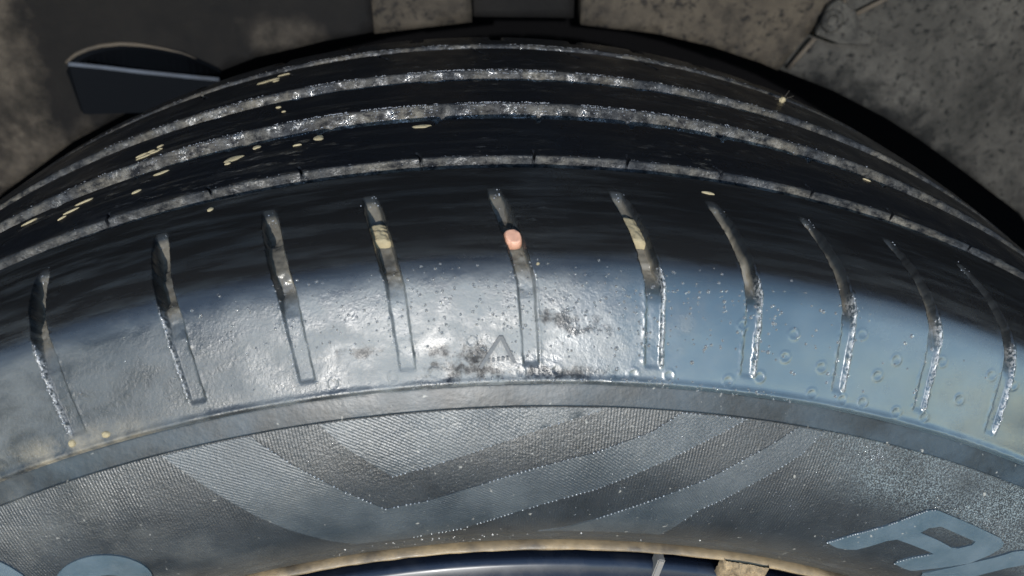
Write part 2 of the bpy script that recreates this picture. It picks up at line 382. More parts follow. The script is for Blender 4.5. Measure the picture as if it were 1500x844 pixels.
# small moulded rings
NUBS = [(0.23723,0.1037),(0.26832,0.10458),(0.24084,0.09838),(0.29584,0.0954),(0.31662,0.10375),(0.32915,0.09919),(0.34119,0.11099),(0.36738,0.11038),(0.36883,0.09679),(0.39436,0.10399),(0.41616,0.09619),(0.43905,0.09649),(0.29173,0.11094),(0.26511,0.11092),(0.21973,0.10895),(0.19496,0.11075),(0.14731,0.11079),(0.11952,0.11098),(-0.00308,0.10388),(-0.06185,0.11055),(-0.03219,0.11052),(-0.10647,0.11042),(.0325,.1108),(.0600,.1105),(.31,.1105),(.2,.098)]
for (tc, sc) in NUBS:
    j = np.where((cols+.0225 > tc-.008) & (cols+.0225 < tc+.008))[0]
    if len(j) == 0: continue
    sl = slice(j[0], j[-1]+1)
    d = np.hypot((TH[sl]-tc)*.29, S[sl]-sc)
    H[sl] += .00010*np.exp(-((d-.00115)/.00026)**2)-.00003*np.exp(-(d/.0008)**2)

P = surf(TH, S, H)
# vertex normals of the whole grid (periodic in columns)
Pp = np.concatenate([P[-1:], P, P[:1]], 0)
dU = Pp[2:]-Pp[:-2]
dV = np.empty_like(P); dV[:, 1:-1] = P[:, 2:]-P[:, :-2]; dV[:, 0] = P[:, 1]-P[:, 0]; dV[:, -1] = P[:, -1]-P[:, -2]
NN = np.cross(dU, dV); NN /= np.linalg.norm(NN, axis=-1, keepdims=True)
NC, NR = A.shape
chk = (NN*np.stack([-np.sin(TH), 0*TH, np.cos(TH)], -1)).sum(-1)
flip = np.median(chk[:, NR//3]) < 0
if flip: NN = -NN
def patch(name, i0, i1, r0, r1, mat, parent):
    """columns i0..i1 (inclusive, may wrap), rows r0..r1 (inclusive)"""
    ci = np.arange(i0, i1+1) % NC; nr = r1-r0+1
    sl = np.ix_(ci, np.arange(r0, r1+1))
    V = P[sl].reshape(-1, 3); N_ = NN[sl].reshape(-1, 3)
    UVp = np.stack([A[sl], S[sl]], -1)
    wr = (np.arange(i0, i1+1) >= NC)
    UVp[wr, :, 0] += 2*math.pi*.316
    a = np.arange(len(ci)-1)[:, None]*nr+np.arange(nr-1)[None, :]; a = a.ravel()
    F = np.stack([a, a+nr, a+nr+1, a+1], 1)
    if flip: F = F[:, ::-1]
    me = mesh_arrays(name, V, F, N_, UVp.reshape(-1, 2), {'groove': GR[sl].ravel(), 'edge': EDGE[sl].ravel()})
    return link(name, me, mat, parent)
def rowat(s): return int(np.argmin(np.abs(rws-s)))

# ================================================================== setting: ground
b = NB('asphalt'); ob = b.obj()
gm = b.fin(b.mix(b.noise(ob, 90, 4), (.028, .030, .033), (.05, .052, .055)), .85, b.bump(b.noise(ob, 260, 4), .004, .6))
me = mesh_arrays('ground', np.array([(-60, -60, -.316), (60, -60, -.316), (60, 60, -.316), (-60, 60, -.316)], float), np.array([[0, 1, 2, 3]]), smooth=False)
link('ground', me, gm, kind='structure')

# ================================================================== wheel arch
def liner_mat(name, dust_amt, dustcol, spot=0.0, soot=None, patches=(), scale=1.0, base=(.012, .013, .015)):
    b = NB(name); ob = b.obj()
    n1 = b.noise(ob, 14*scale, 5, .6); n2 = b.noise(ob, 120*scale, 4, .65); n3 = b.noise(ob, 600, 3, .6)
    m = b.math('MULTIPLY', b.mapr(n1, .3, .65, .35, 1.0), b.mapr(n2, .3, .7, .6, 1.0))
    m = b.math('MULTIPLY', m, dust_amt)
    if spot:
        v = b.noise(ob, 230, 5, .65, .2)
        hole = b.mapr(v, .52, .66, 0.0, spot)
        v2 = b.mapr(b.noise(ob, 48, 6, .72, .2), .50, .68, 0.0, spot*.8)
        hole = b.math('MAXIMUM', hole, v2)
        m = b.math('MULTIPLY', m, b.math('SUBTRACT', 1.0, hole))
    if soot:                      # a patch where the dust has been washed away
        cx, cz, rx, rz, ang = soot
        mp = b.n('ShaderNodeMapping', vector_type='TEXTURE'); b.set(mp.inputs[0], ob)
        mp.inputs['Location'].default_value = (cx, 0, cz); mp.inputs['Rotation'].default_value = (0, ang, 0); mp.inputs['Scale'].default_value = (rx, 100, rz)
        ln = b.n('ShaderNodeVectorMath', operation='LENGTH'); b.set(ln.inputs[0], mp.outputs[0])
        dd = b.math('ADD', ln.outputs['Value'], b.math('MULTIPLY', b.math('SUBTRACT', b.noise(ob, 70, 5, .7), .5), 1.6))
        m = b.math('MULTIPLY', m, b.mapr(dd, .75, 1.15, .12, 1.0))
    for (cx, cz, rx, rz, amt) in patches:
        mp = b.n('ShaderNodeMapping', vector_type='TEXTURE'); b.set(mp.inputs[0], ob)
        mp.inputs['Location'].default_value = (cx, 0, cz); mp.inputs['Scale'].default_value = (rx, 100, rz)
        ln = b.n('ShaderNodeVectorMath', operation='LENGTH'); b.set(ln.inputs[0], mp.outputs[0])
        dd = b.math('ADD', ln.outputs['Value'], b.math('MULTIPLY', b.math('SUBTRACT', b.noise(ob, 45, 5, .65), .5), 2.0))
        m = b.math('ADD', m, b.math('MULTIPLY', b.mapr(dd, .6, 1.3, amt, 0.0), b.mapr(n2, .35, .65, .35, 1.0)), clamp=True)
    col = b.mix(m, base, dustcol)
    nr_ = b.bump(n3, .0006, .5); nr_ = b.bump(n2, .002, .25, nr_)
    return b.fin(col, .8, nr_, spec=.05)
M_LDARK = liner_mat('black_liner_plastic', .14, (.034, .030, .025), base=(.0018, .0021, .0027), patches=[(.265, .285, .028, .06, .8), (.245, .200, .055, .022, .75), (.10, .272, .02, .010, .5)])
M_LTAN = liner_mat('tan_dust_on_liner', .95, (.042, .036, .028), spot=.95, base=(.006, .006, .0062))
M_LGREY = liner_mat('grey_dust_on_liner', 1.0, (.036, .0355, .033), spot=1.0, base=(.004, .0044, .0048), soot=(-.262, .187, .075, .030, math.radians(-38)))
M_LEDGE = liner_mat('worn_liner_edge', .85, (.060, .050, .038))
M_LBLUE = liner_mat('ledge_highlight', 1.2, (.038, .045, .058))  # light blue painted for the highlight on the ledge front

arch = bpy.data.objects.new('wheel_arch', None); COL.objects.link(arch); arch.location = (0, -.24, 0)
arch['label'] = 'dusty black plastic wheel arch lining with moulded panels behind the tyre'; arch['category'] = 'wheel arch'
AO = Vector((0, -.24, 0))
RA = .53         # outer radius of the lining
def wall_panel(name, outline, mat, y0=0.0, disp=None, th=.006, step=.006):
    """lining panel cut to an outline (x, z) on the back wall, with turned edges"""
    out = []
    for i in range(len(outline)):
        p, q = outline[i], outline[(i+1) % len(outline)]; n = max(1, int(math.hypot(q[0]-p[0], q[1]-p[1])/step))
        for k in range(n): out.append((p[0]+(q[0]-p[0])*k/n, p[1]+(q[1]-p[1])*k/n))
    def inside(x, y):
        c = False; j = len(out)-1
        for i in range(len(out)):
            xi, yi = out[i]; xj, yj = out[j]
            if (yi > y) != (yj > y) and x < (xj-xi)*(y-yi)/(yj-yi)+xi: c = not c
            j = i
        return c
    arr = np.array(out); verts = list(out)
    for x in np.arange(arr[:, 0].min(), arr[:, 0].max(), step):
        for z in np.arange(arr[:, 1].min(), arr[:, 1].max(), step):
            if np.min(np.hypot(arr[:, 0]-x, arr[:, 1]-z)) > step*.5 and inside(x, z): verts.append((x, z))
    edges = [(i, (i+1) % len(out)) for i in range(len(out))]
    vo, eo, fo, ov, oe, of = delaunay_2d_cdt([Vector(v) for v in verts], edges, [], 0, 1e-7)
    bm = bmesh.new(); vv = [bm.verts.new((v[0], y0+(disp(v[0], v[1]) if disp else 0), v[1])) for v in vo]
    for f in fo:
        if inside(sum(vo[i][0] for i in f)/3, sum(vo[i][1] for i in f)/3): bm.faces.new([vv[i] for i in f])
    bmesh.ops.recalc_face_normals(bm, faces=bm.faces)
    if sum(f.normal.y for f in bm.faces) < 0: bmesh.ops.reverse_faces(bm, faces=bm.faces)
    be = [e for e in bm.edges if e.is_boundary]
    for k, (dy, dn) in enumerate(((-.0012, .0006), (-th, .0002))):
        r = bmesh.ops.extrude_edge_only(bm, edges=be)
        be = [g for g in r['geom'] if isinstance(g, bmesh.types.BMEdge) and g.is_boundary]
        for g in r['geom']:
            if isinstance(g, bmesh.types.BMVert): g.co.y += dy
    me = bpy.data.meshes.new(name); bm.to_mesh(me); bm.free()
    for p in me.polygons: p.use_smooth = True
    return link(name, me, mat, arch)
warp = lambda x, z: .0025*float(fbm(x/.06, z/.06, 2, 5))
X_A, X_B, X_C, X_D = .0486, -.0054, -.0635, -.0660
# lining cut back where the tyre's shadow falls, an added opening
CUT = [(0.46, -.05), (0.36, .09), (0.2804, 0.182), (0.256, 0.197), (0.2285, 0.2145), (0.1937, 0.2307), (0.1666, 0.2425), (0.1459, 0.250), (0.116, 0.2604), (0.0771, 0.2685), (X_A, 0.2725), (X_B, 0.2774), (-0.0277, 0.2765), (X_C, 0.275), (X_D, 0.274), (-0.1099, 0.2675), (-0.1401, 0.2604), (-0.1714, 0.2496), (-0.1825, .2445), (-0.221, 0.2288), (-0.256, 0.2114), (-0.2809, 0.1964), (-0.3206, 0.17), (-0.3632, 0.1406), (-.43, .07), (-.47, -.02)]
def top(x): return math.sqrt(max(0, RA*RA-x*x))
def arcpts(x0, x1, n=14): return [(x0+(x1-x0)*k/(n-1), top(x0+(x1-x0)*k/(n-1))) for k in range(n)]
ci = lambda a, b_: CUT[a:b_+1]
dg = lambda z: -.1877-.72*(z-.2431)
zt = .50
while top(dg(zt)) < zt: zt -= .002
wall_panel('liner_panel', ci(0, 10)+arcpts(X_A, .52), M_LDARK, 0, warp)
wall_panel('liner_panel', ci(10, 11)+arcpts(X_B, X_A, 5), M_LTAN, .004, warp, .012)
wall_panel('liner_panel', ci(11, 13)+arcpts(X_C, X_B, 5), M_LDARK, -.008, warp, .012)
wall_panel('liner_panel', ci(14, 18)+[(dg(zt), zt)]+arcpts(dg(zt)+.004, X_D, 8), M_LTAN, .002, warp, .012)
wall_panel('liner_panel', ci(18, 25)+arcpts(-.525, dg(zt), 14), M_LGREY, -.004, warp)
# black sheet added behind the cut-out to stand for the shadow
me = mesh_arrays('shadow_sheet', np.array([(-.53, -.20, -.3), (.53, -.20, -.3), (.53, -.20, .53), (-.53, -.20, .53)], float), np.array([[0, 1, 2, 3]]), smooth=False)
b = NB('shadow_black'); SHADOW_BLACK = b.fin((.0012, .0012, .0014), .9, None, spec=.02)
link('shadow_backing', me, SHADOW_BLACK, arch)
# roof of the arch
def arc_sheet(name, r0f, ys, mat, a0=-110, a1=110, n=120, th=.003, parent=arch):
    V = []; F = []
    an = np.radians(np.linspace(a0, a1, n))
    for k in range(2):
        for a in an:
            for y in ys:
                r = r0f(a, y)+k*th
                V.append((r*math.sin(a), y, r*math.cos(a)))
    m = len(ys); off = n*m
    for i in range(n-1):
        for j in range(m-1):
            a = i*m+j; F.append((a, a+m, a+m+1, a+1)); F.append((a+off, a+off+1, a+off+m+1, a+off+m))
        for j in (0, m-1):
            a = i*m+j; F.append((a, a+m, a+m+off, a+off))
    me = mesh_arrays(name, np.array(V), np.array(F)); return link(name, me, mat, parent)
def roofr(a, y): return RA-.018*max(0, (y-.10)/.23)**1.5+.0015*math.sin(a*9)
arc_sheet('arch_roof', roofr, list(np.linspace(-.02, .325, 14)), M_LDARK)
# painted wing: outer skin round the opening
b = NB('dark_car_paint'); PAINT = b.fin((.02, .025, .035), .25, None, spec=.5, coat=1.0, coatr=.05)
V = []; F = []; an = np.radians(np.linspace(-108, 108, 90)); prf = [(.509, .322), (.5105, .331), (.518, .335), (.535, .336), (.60, .333), (.69, .322), (.75, .30)]
for a in an:
    for (r, y) in prf: V.append((r*math.sin(a), y, r*math.cos(a)))
m = len(prf)
for i in range(len(an)-1):
    for j in range(m-1):
        k = i*m+j; F.append((k, k+1, k+m+1, k+m))
link('wing_panel', mesh_arrays('wing_panel', np.array(V), np.array(F)), PAINT, arch)
# worn lips, bracket, bolt
def tube(name, pts, rad, mat, parent, seg=8, taper=None, closed_ends=True):
    bm = bmesh.new(); rings = []
    P_ = [Vector(p) for p in pts]
    for i, p in enumerate(P_):
        d = (P_[min(i+1, len(P_)-1)]-P_[max(i-1, 0)]).normalized()
        a = d.orthogonal().normalized() if i == 0 else (a-d*a.dot(d)).normalized()
        c = d.cross(a); rr = rad if taper is None else rad*taper[i]
        rings.append([bm.verts.new(p+(a*math.cos(2*math.pi*k/seg)+c*math.sin(2*math.pi*k/seg))*rr) for k in range(seg)])
    for i in range(len(rings)-1):
        for k in range(seg): bm.faces.new((rings[i][k], rings[i][(k+1) % seg], rings[i+1][(k+1) % seg], rings[i+1][k]))
    bm.faces.new(rings[0][::-1]); bm.faces.new(rings[-1])
    bmesh.ops.recalc_face_normals(bm, faces=bm.faces)
    me = bpy.data.meshes.new(name); bm.to_mesh(me); bm.free()
    for p in me.polygons: p.use_smooth = True
    return link(name, me, mat, parent)
tube('panel_lip', [(-.1892, .001, .2455), (-.1950, .003, .2550), (-.2010, .003, .2630)], .0014, M_LEDGE, arch)
tube('panel_lip', [(-.2155, .002, .2835), (-.2080, .003, .2790), (-.2040, .002, .2760)], .0013, M_LEDGE, arch)
tube('panel_lip', [(-.2215, .004, .2760), (-.2344, .004, .2828), (-.2600, .004, .2980)], .0014, M_LEDGE, arch)
bm = bmesh.new()
oc = [(-.1985, .2665), (-.2035, .2820), (-.2085, .2860), (-.2200, .2790), (-.2235, .2700), (-.2340, .2640), (-.2320, .2590), (-.2130, .2610)]
vb = [bm.verts.new((x, .003, z)) for x, z in oc]; f = bm.faces.new(vb)
r = bmesh.ops.extrude_face_region(bm, geom=[f])
for g in r['geom']:
    if isinstance(g, bmesh.types.BMVert): g.co.y += .006
bmesh.ops.recalc_face_normals(bm, faces=bm.faces)
bmesh.ops.bevel(bm, geom=list(bm.edges), offset=.0012, segments=3, affect='EDGES', profile=.6)
me = bpy.data.meshes.new('bracket'); bm.to_mesh(me); bm.free()
for p in me.polygons: p.use_smooth = True
bracket = link('bracket', me, M_LGREY, arch)
# washer with a hole
def lathe(name, prf, center, axis_y, mat, parent, n=28):
    V = []; F = []
    for i in range(n):
        a = 2*math.pi*i/n
        for (r, y) in prf: V.append((center[0]+r*math.sin(a), center[1]+y, center[2]+r*math.cos(a)))
    m = len(prf)
    for i in range(n):
        for j in range(m-1):
            k = i*m+j; k2 = ((i+1) % n)*m+j; F.append((k, k2, k2+1, k+1))
    return link(name, mesh_arrays(name, np.array(V), np.array(F)), mat, parent)
lathe('washer', [(.0062, .0), (.0062, .0018), (.0050, .0026), (.0030, .0024), (.0026, -.003), (.0001, -.004)], (-.2062, .0092, .2745), 1, M_LGREY, bracket)
# moulded ledge with a worn rear rim and a highlight tube in front, standing proud of the dark panel
bm = bmesh.new(); prot = .030
FX = np.linspace(.2055, .1300, 24)
fz = np.interp(FX, [.1300, .1408, .1717, .1886, .2055], [.2585, .2598, .2641, .2668, .2691])
BX = np.interp(FX, [.1300, .2055], [.1380, .2195])
bz = np.interp(BX, [.1380, .1447, .1549, .1655, .1761, .1869, .1982, .206, .2142, .2195], [.2545, .2582, .2635, .2664, .2686, .2697, .2689, .2672, .2641, .2600])
rows_ = []
for i, x in enumerate(FX):
    yf = prot
    rows_.append([bm.verts.new((BX[i], .0, bz[i]+.0008)), bm.verts.new((BX[i]*.75+x*.25, .003, bz[i]-.0015)), bm.verts.new((x*.6+BX[i]*.4, yf*.75, (fz[i]*.7+bz[i]*.3)-.004)), bm.verts.new((x, yf-.001, fz[i]-.0012)),
                  bm.verts.new((x, yf, fz[i]-.0022)), bm.verts.new((x, yf*.96, .2405)), bm.verts.new((BX[i], .0, .2330))])
for i in range(len(FX)-1):
    for j in range(6): bm.faces.new((rows_[i][j], rows_[i+1][j], rows_[i+1][j+1], rows_[i][j+1]))
bm.faces.new(rows_[0]); bm.faces.new(rows_[-1])
bmesh.ops.recalc_face_normals(bm, faces=bm.faces)
me = bpy.data.meshes.new('moulded_ledge'); bm.to_mesh(me); bm.free()
boss = link('moulded_ledge', me, SHADOW_BLACK, arch)
b = NB('dark_blue_plastic'); me.materials.clear(); me.materials.append(b.fin((.0016, .0021, .0030), .7, None, spec=.02))
tube('ledge_rim', [(x, prot-.0004, z-.0008) for x, z in zip(FX, fz)], .0012, M_LBLUE, boss)
tube('ledge_rim', [(x, .0012, z+.0006) for x, z in zip(BX[:-3], bz[:-3])], .0011, M_LEDGE, boss, taper=list(np.interp(np.linspace(0, 1, len(BX)-3), [0, .15, .55, 1], [.8, 1, 1, .25])))

# ================================================================== the wheel
wheel = bpy.data.objects.new('car_wheel', None); COL.objects.link(wheel); wheel.location = (0, 0, 0)
wheel['label'] = 'wet black car tyre with worn tread grooves on a dusty steel rim'; wheel['category'] = 'wheel'
rC, rB = rowat(.1137), rowat(.1188)
tyre = patch('tyre', 0, NC, rB, NR-1, M_SIDE, wheel)
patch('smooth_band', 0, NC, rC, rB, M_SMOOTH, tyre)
patch('inner_sidewall', 0, NC, 0, rowat(-.0850), M_TREAD, tyre)
cut = [rowat(-.0850), rowat(-.0540), rowat(-.0160), rowat(.0160), rowat(.0486), rowat(.0608)]
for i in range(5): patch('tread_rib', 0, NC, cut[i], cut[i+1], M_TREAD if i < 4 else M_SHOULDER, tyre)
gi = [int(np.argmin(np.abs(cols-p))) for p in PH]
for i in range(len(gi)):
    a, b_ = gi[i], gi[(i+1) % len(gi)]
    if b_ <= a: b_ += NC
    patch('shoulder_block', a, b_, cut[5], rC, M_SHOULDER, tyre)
# smooth moulded band below the lip
# ------------------------------ raised shapes on the sidewall
def raised(name, outline, mat, hbase, hgt, holes=(), step=.0018, parent=None, scale=.27):
    """flat moulded shape that follows the sidewall; outline in (angle, profile arc)"""
    def den(P_):
        out = []
        for i in range(len(P_)):
            p, q = P_[i], P_[(i+1) % len(P_)]
            L = math.hypot((q[0]-p[0])*scale, q[1]-p[1]); n = max(1, int(L/step))
            for k in range(n): out.append((p[0]+(q[0]-p[0])*k/n, p[1]+(q[1]-p[1])*k/n))
        return out
    loops = [den(outline)]+[den(h) for h in holes]
    verts = []; edges = []
    for lp in loops:
        o = len(verts); verts += [(a*scale, s) for a, s in lp]; edges += [(o+i, o+(i+1) % len(lp)) for i in range(len(lp))]
    nb = len(verts)
    def inside(x, y, lp):
        c = False; j = len(lp)-1
        for i in range(len(lp)):
            xi, yi = lp[i][0]*scale, lp[i][1]; xj, yj = lp[j][0]*scale, lp[j][1]
            if (yi > y) != (yj > y) and x < (xj-xi)*(y-yi)/(yj-yi)+xi: c = not c
            j = i
        return c
    xs_ = [v[0] for v in verts]; ys_ = [v[1] for v in verts]
    arr = np.array(verts); y = min(ys_)
    while y < max(ys_):
        x = min(xs_)
        while x < max(xs_):
            if inside(x, y, outline) and not any(inside(x, y, h) for h in holes) and np.min(np.hypot(arr[:, 0]-x, arr[:, 1]-y)) > step*.5: verts.append((x, y))
            x += step
        y += step
    vo, eo, fo, ov, oe, of = delaunay_2d_cdt([Vector(v) for v in verts], edges, [], 0, 1e-7)
    tri = []
    for f in fo:
        cx = sum(vo[i][0] for i in f)/3; cy = sum(vo[i][1] for i in f)/3
        if inside(cx, cy, outline) and not any(inside(cx, cy, h) for h in holes): tri.append(tuple(f))
    n = len(vo)
    th = np.array([v[0]/scale for v in vo]); ss = np.array([v[1] for v in vo])
    top = surf(th, ss, np.full(n, hbase+hgt)); bot = surf(th, ss, np.full(n, hbase-.0004))
    from collections import Counter
    ec = Counter(tuple(sorted((f[i], f[(i+1) % 3]))) for f in tri for i in range(3))
    side = []
    for f in tri:
        for i in range(3):
            a, b2 = f[i], f[(i+1) % 3]
            if ec[tuple(sorted((a, b2)))] == 1: side.append((b2, a, a+n)); side.append((b2, a+n, b2+n))
    V = np.vstack([top, bot]); F = np.array(tri+side)
    # normals: top flat smooth, rim hard -> duplicate the ring of side vertices
    uvx = np.stack([np.r_[th, th]*.316, np.r_[ss, ss]], 1)
    me = mesh_arrays(name, V, F, None, uvx, None)
    # rounded rim comes from smooth shading across one sharp edge
    bmm = bmesh.new(); bmm.from_mesh(me)
    bmesh.ops.recalc_face_normals(bmm, faces=bmm.faces)
    for e in bmm.edges:
        if len(e.link_faces) == 2 and e.calc_face_angle(0) > .6: e.smooth = False
    bmm.to_mesh(me); bmm.free()
    return link(name, me, mat, parent)
HB = -.00090
V1 = [(-0.1240,0.1192),(-0.10982,0.12472),(-0.09,.1300),(-0.07369,0.13415),(-.045,.1325),(-0.01517,0.13034),(0.04053,0.12517),(0.09742,0.11976),(0.09713,0.1192),(-8e-05,0.1192),(-0.07401,0.1192)]
B3 = [(-0.25231,0.1193),(-0.22727,0.12877),(-0.1971,0.13943),(-0.17499,0.14603),(-0.14512,0.15326),(-0.12402,0.1570),(-0.07484,0.1575),(-0.02129,0.15433),(0.02722,0.14848),(0.06,.1447),(0.10167,0.14014),(0.13,.1357),(0.1622,0.13022),(0.20055,0.12274),(0.21691,0.1192),(0.16297,0.1192),(0.13996,0.12439),(0.09802,0.12978),(0.04132,0.13463),(-0.00231,0.13856),(-0.04788,0.14229),(-0.08551,0.1436),(-.10,.1404),(-0.11849,0.1362),(-0.15368,0.12741),(-0.17513,0.12063),(-0.17863,0.1192)]
B5 = [(0.05448,0.1580),(0.08,.1557),(0.1084,0.15089),(0.15084,0.14363),(0.19462,0.13586),(0.22,.130),(0.24062,0.12519),(0.26305,0.1192),(0.28667,0.1192),(0.27234,0.12571),(0.24902,0.13233),(0.21925,0.14043),(0.20208,0.1448),(0.19091,0.15005),(0.17835,0.1580),(0.12134,0.1580)]
LR = [(0.34359,0.14973),(0.36004,0.14492),(0.38435,0.1395),(0.40111,0.13495),(0.41318,0.13207),(0.42156,0.13139),(0.43146,0.13159),(0.4636,0.13212),(0.49047,0.13259),(0.50166,0.1328),(0.50948,0.13381),(0.51036,0.13537),(0.50573,0.13838),(0.49515,0.14289),(0.47308,0.14785),(0.4528,0.15206),(0.44398,0.15209),(0.42906,0.15136),(0.42883,0.15028),(0.43742,0.14725),(0.45283,0.1437),(0.42832,0.14318),(0.40496,0.14273),(0.39672,0.14403),(0.3863,0.14734),(0.37736,0.14981),(0.368,0.15075),(0.35639,0.15087)]
LRH = [(0.42079,0.13877),(0.42535,0.13671),(0.43586,0.13531),(0.45778,0.13579),(0.48021,0.13616),(0.47998,0.1374),(0.47026,0.13967),(0.46323,0.14015),(0.44366,0.13932)]
L2 = [(0.46672,0.15165),(0.48,.1473),(0.49754,0.14231),(0.51422,0.13819),(0.52532,0.13492),(0.53407,0.13347),(0.55326,0.1315),(.60,.1330),(.625,.137),(.62,.143),(.59,.1515),(.56,.1560),(.50,.1560),(.475,.1555)]
L2H = [(0.5479,0.1371),(0.5353,0.13995),(0.522,0.1440),(.51,.1485),(.53,.1512),(.56,.1500),(.582,.1440),(.590,.1395),(.575,.1372)]
def ell(ct, cs, ra, rs, n=40): return [(ct+ra*math.cos(2*math.pi*k/n), cs+rs*math.sin(2*math.pi*k/n)) for k in range(n)]
raised('sidewall_band', V1, M_BANDL, HB, .00030, parent=tyre)
raised('sidewall_band', B3, M_BANDL, HB, .00035, parent=tyre)
raised('sidewall_band', B5, M_BANDR, HB, .00035, parent=tyre)
raised('raised_letter', LR, M_LETTER, HB, .0006, [LRH], .0012, tyre)
raised('raised_letter', L2, M_LETTER, HB, .0006, [L2H], .0012, tyre)
raised('raised_letter', ell(-.363, .1472, .046, .0092), M_LETTER, HB, .0006, [ell(-.363, .1492, .020, .0045)], .0012, tyre)
raised('raised_letter', [(-.60,.133),(-.50,.1300),(-.44,.1300),(-.4268,.1313),(-.4224,.1335),(-.4189,.1365),(-.4200,.1400),(-.43,.1440),(-.46,.1465),(-.54,.147),(-.55,.156),(-.60,.157)], M_LETTER, HB, .0006, [[(-.54,.1355),(-.47,.1350),(-.455,.1370),(-.465,.1415),(-.54,.1420)]], .0014, tyre)
def ridge_ends(path, hb, spacing=.00095, skip=.15):
    items = []
    for (p, q) in zip(path[:-1], path[1:]):
        L = math.hypot((q[0]-p[0])*.27, q[1]-p[1]); n = max(1, int(L/spacing))
        for k in range(n):
            if random.random() < skip: continue
            f = k/n; items.append((p[0]+(q[0]-p[0])*f, p[1]+(q[1]-p[1])*f, random.uniform(.00016, .00028), .00020))
    VV = []; FF = []; o = 0; n = 6
    for (th, s_, r, hh) in items:
        V = [(th, s_, hb+hh)]+[(th+math.cos(2*math.pi*k/n)*r*f/.27, s_+math.sin(2*math.pi*k/n)*r*f, hb+hh*z) for (f, z) in ((.6, .8), (1, -.4)) for k in range(n)]
        F = [(0, 1+k, 1+(k+1) % n) for k in range(n)]
        for k in range(n):
            a_, b2 = 1+k, 1+(k+1) % n; F += [(a_, a_+n, b2+n), (a_, b2+n, b2)]
        VV.append(np.array(V)); FF.append(np.array(F)+o); o += len(V)
    V = np.vstack(VV); me = mesh_arrays('ridge_ends', surf(V[:, 0], V[:, 1], V[:, 2]), np.vstack(FF))
    link('ridge_ends', me, M_RIDGE, tyre, kind='stuff')
HT = HB+.00034
ridge_ends(V1[3:8], HT, skip=.35); ridge_ends(B3[20:26], HT, skip=.3); ridge_ends(B3[13:20], HT, skip=.3)
ridge_ends(B3[6:14], HT); ridge_ends(B5[2:8], HT); ridge_ends(B5[8:14], HT)
ridge_ends(LR[0:6], HB+.0006, .0006, .1); ridge_ends(LR[17:21], HB+.0006, .0007, .2)
# little wear triangle with a dashed bar
def stroke(p, q, wd=.00038):
    dx, dy = (q[0]-p[0])*.27, q[1]-p[1]; L = math.hypot(dx, dy); nx, ny = -dy/L*wd, dx/L*wd
    return [(p[0]+nx/.27, p[1]+ny), (q[0]+nx/.27, q[1]+ny), (q[0]-nx/.27, q[1]-ny), (p[0]-nx/.27, p[1]-ny)]
TB = (.0028, .1098); TT = (.0188, .1030); TR = (.0285, .1090)
for nm_, (p, q) in {'a': (TB, TT), 'b': (TT, TR)}.items():
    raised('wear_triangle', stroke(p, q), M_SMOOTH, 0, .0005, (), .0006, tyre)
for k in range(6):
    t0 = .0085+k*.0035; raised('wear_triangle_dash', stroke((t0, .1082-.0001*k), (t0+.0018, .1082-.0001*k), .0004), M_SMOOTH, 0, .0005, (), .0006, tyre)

# glossy beads added along the groove walls to make them sparkle
b = NB('grit_and_sparkle'); M_CRUMB = b.fin((.12, .12, .125), .16, None, spec=1.0, ior=1.7)
def hat_np(th, s):
    i = np.searchsorted(cols, th-shear(s)).clip(0, NC-1); j = np.searchsorted(rws, s).clip(0, NR-1); return H[i, j]
def blobs(name, th, s, r, mat, parent, h=None, label=None, cat=None, flat=.8):
    n = len(th); hh = hat_np(th, s) if h is None else h
    k = 6; V = [np.stack([th, s, hh+r*flat], 1)]
    for (f, z) in ((.75, .6), (1.0, -.1)):
        for q in range(k):
            a = 2*math.pi*q/k+RNG.rand(n)*.5
            V.append(np.stack([th+np.cos(a)*r*f/.30, s+np.sin(a)*r*f, hh+r*flat*z], 1))
    V = np.stack(V, 1); idx = (np.arange(n)*V.shape[1])[:, None, None]
    F = [(0, 1+q, 1+(q+1) % k) for q in range(k)]
    for q in range(k):
        a_, b2 = 1+q, 1+(q+1) % k; F += [(a_, a_+k, b2+k), (a_, b2+k, b2)]
    F = (np.array(F)[None]+idx).reshape(-1, 3); V = V.reshape(-1, 3)
    me = mesh_arrays(name, surf(V[:, 0], V[:, 1], V[:, 2]), F)
    return link(name, me, mat, parent, kind='stuff', label=label, cat=cat)
tt = []; ss_ = []; rr_ = []
for gi_, (s0, dens) in enumerate(((-.0580, 900), (-.0212, 1500), (.0095, 1700), (.0455, 350))):
    t_ = RNG.normal(-.02, .17, dens); keep = (t_ > -.45) & (t_ < .42) & (vn(t_*60, t_*0+gi_) > -.35)
    t_ = t_[keep]; n = len(t_)
    off = np.where(RNG.rand(n) < .65, RNG.normal(.00005, .00022, n)+.0002*vn(t_*80, 0*t_, 5), np.where(RNG.rand(n) < .6, RNG.normal(.0009, .0001, n), RNG.uniform(.0002, .0013, n)))
    tt.append(t_); ss_.append(s0+off); rr_.append(RNG.uniform(.00007, .00024, n)*(1-.5*(gi_ == 3)))
blobs('groove_sparkle', np.concatenate(tt), np.concatenate(ss_), np.concatenate(rr_), M_CRUMB, tyre)
n = 12000; t_ = RNG.uniform(.215, .60, n); s_ = RNG.uniform(.1194, .1360, n)
p_ = np.clip((t_-.20)/.14, 0, 1)*np.exp(-np.clip((s_-.1215-(t_-.25)*.028)/.0035, 0, 9)**2)
k_ = RNG.rand(n) < p_
blobs('sidewall_grit', t_[k_], s_[k_], RNG.uniform(.00006, .00017, k_.sum()), M_CRUMB, tyre, h=np.full(k_.sum(), HB))
tt = []; ss_ = []; rr_ = []
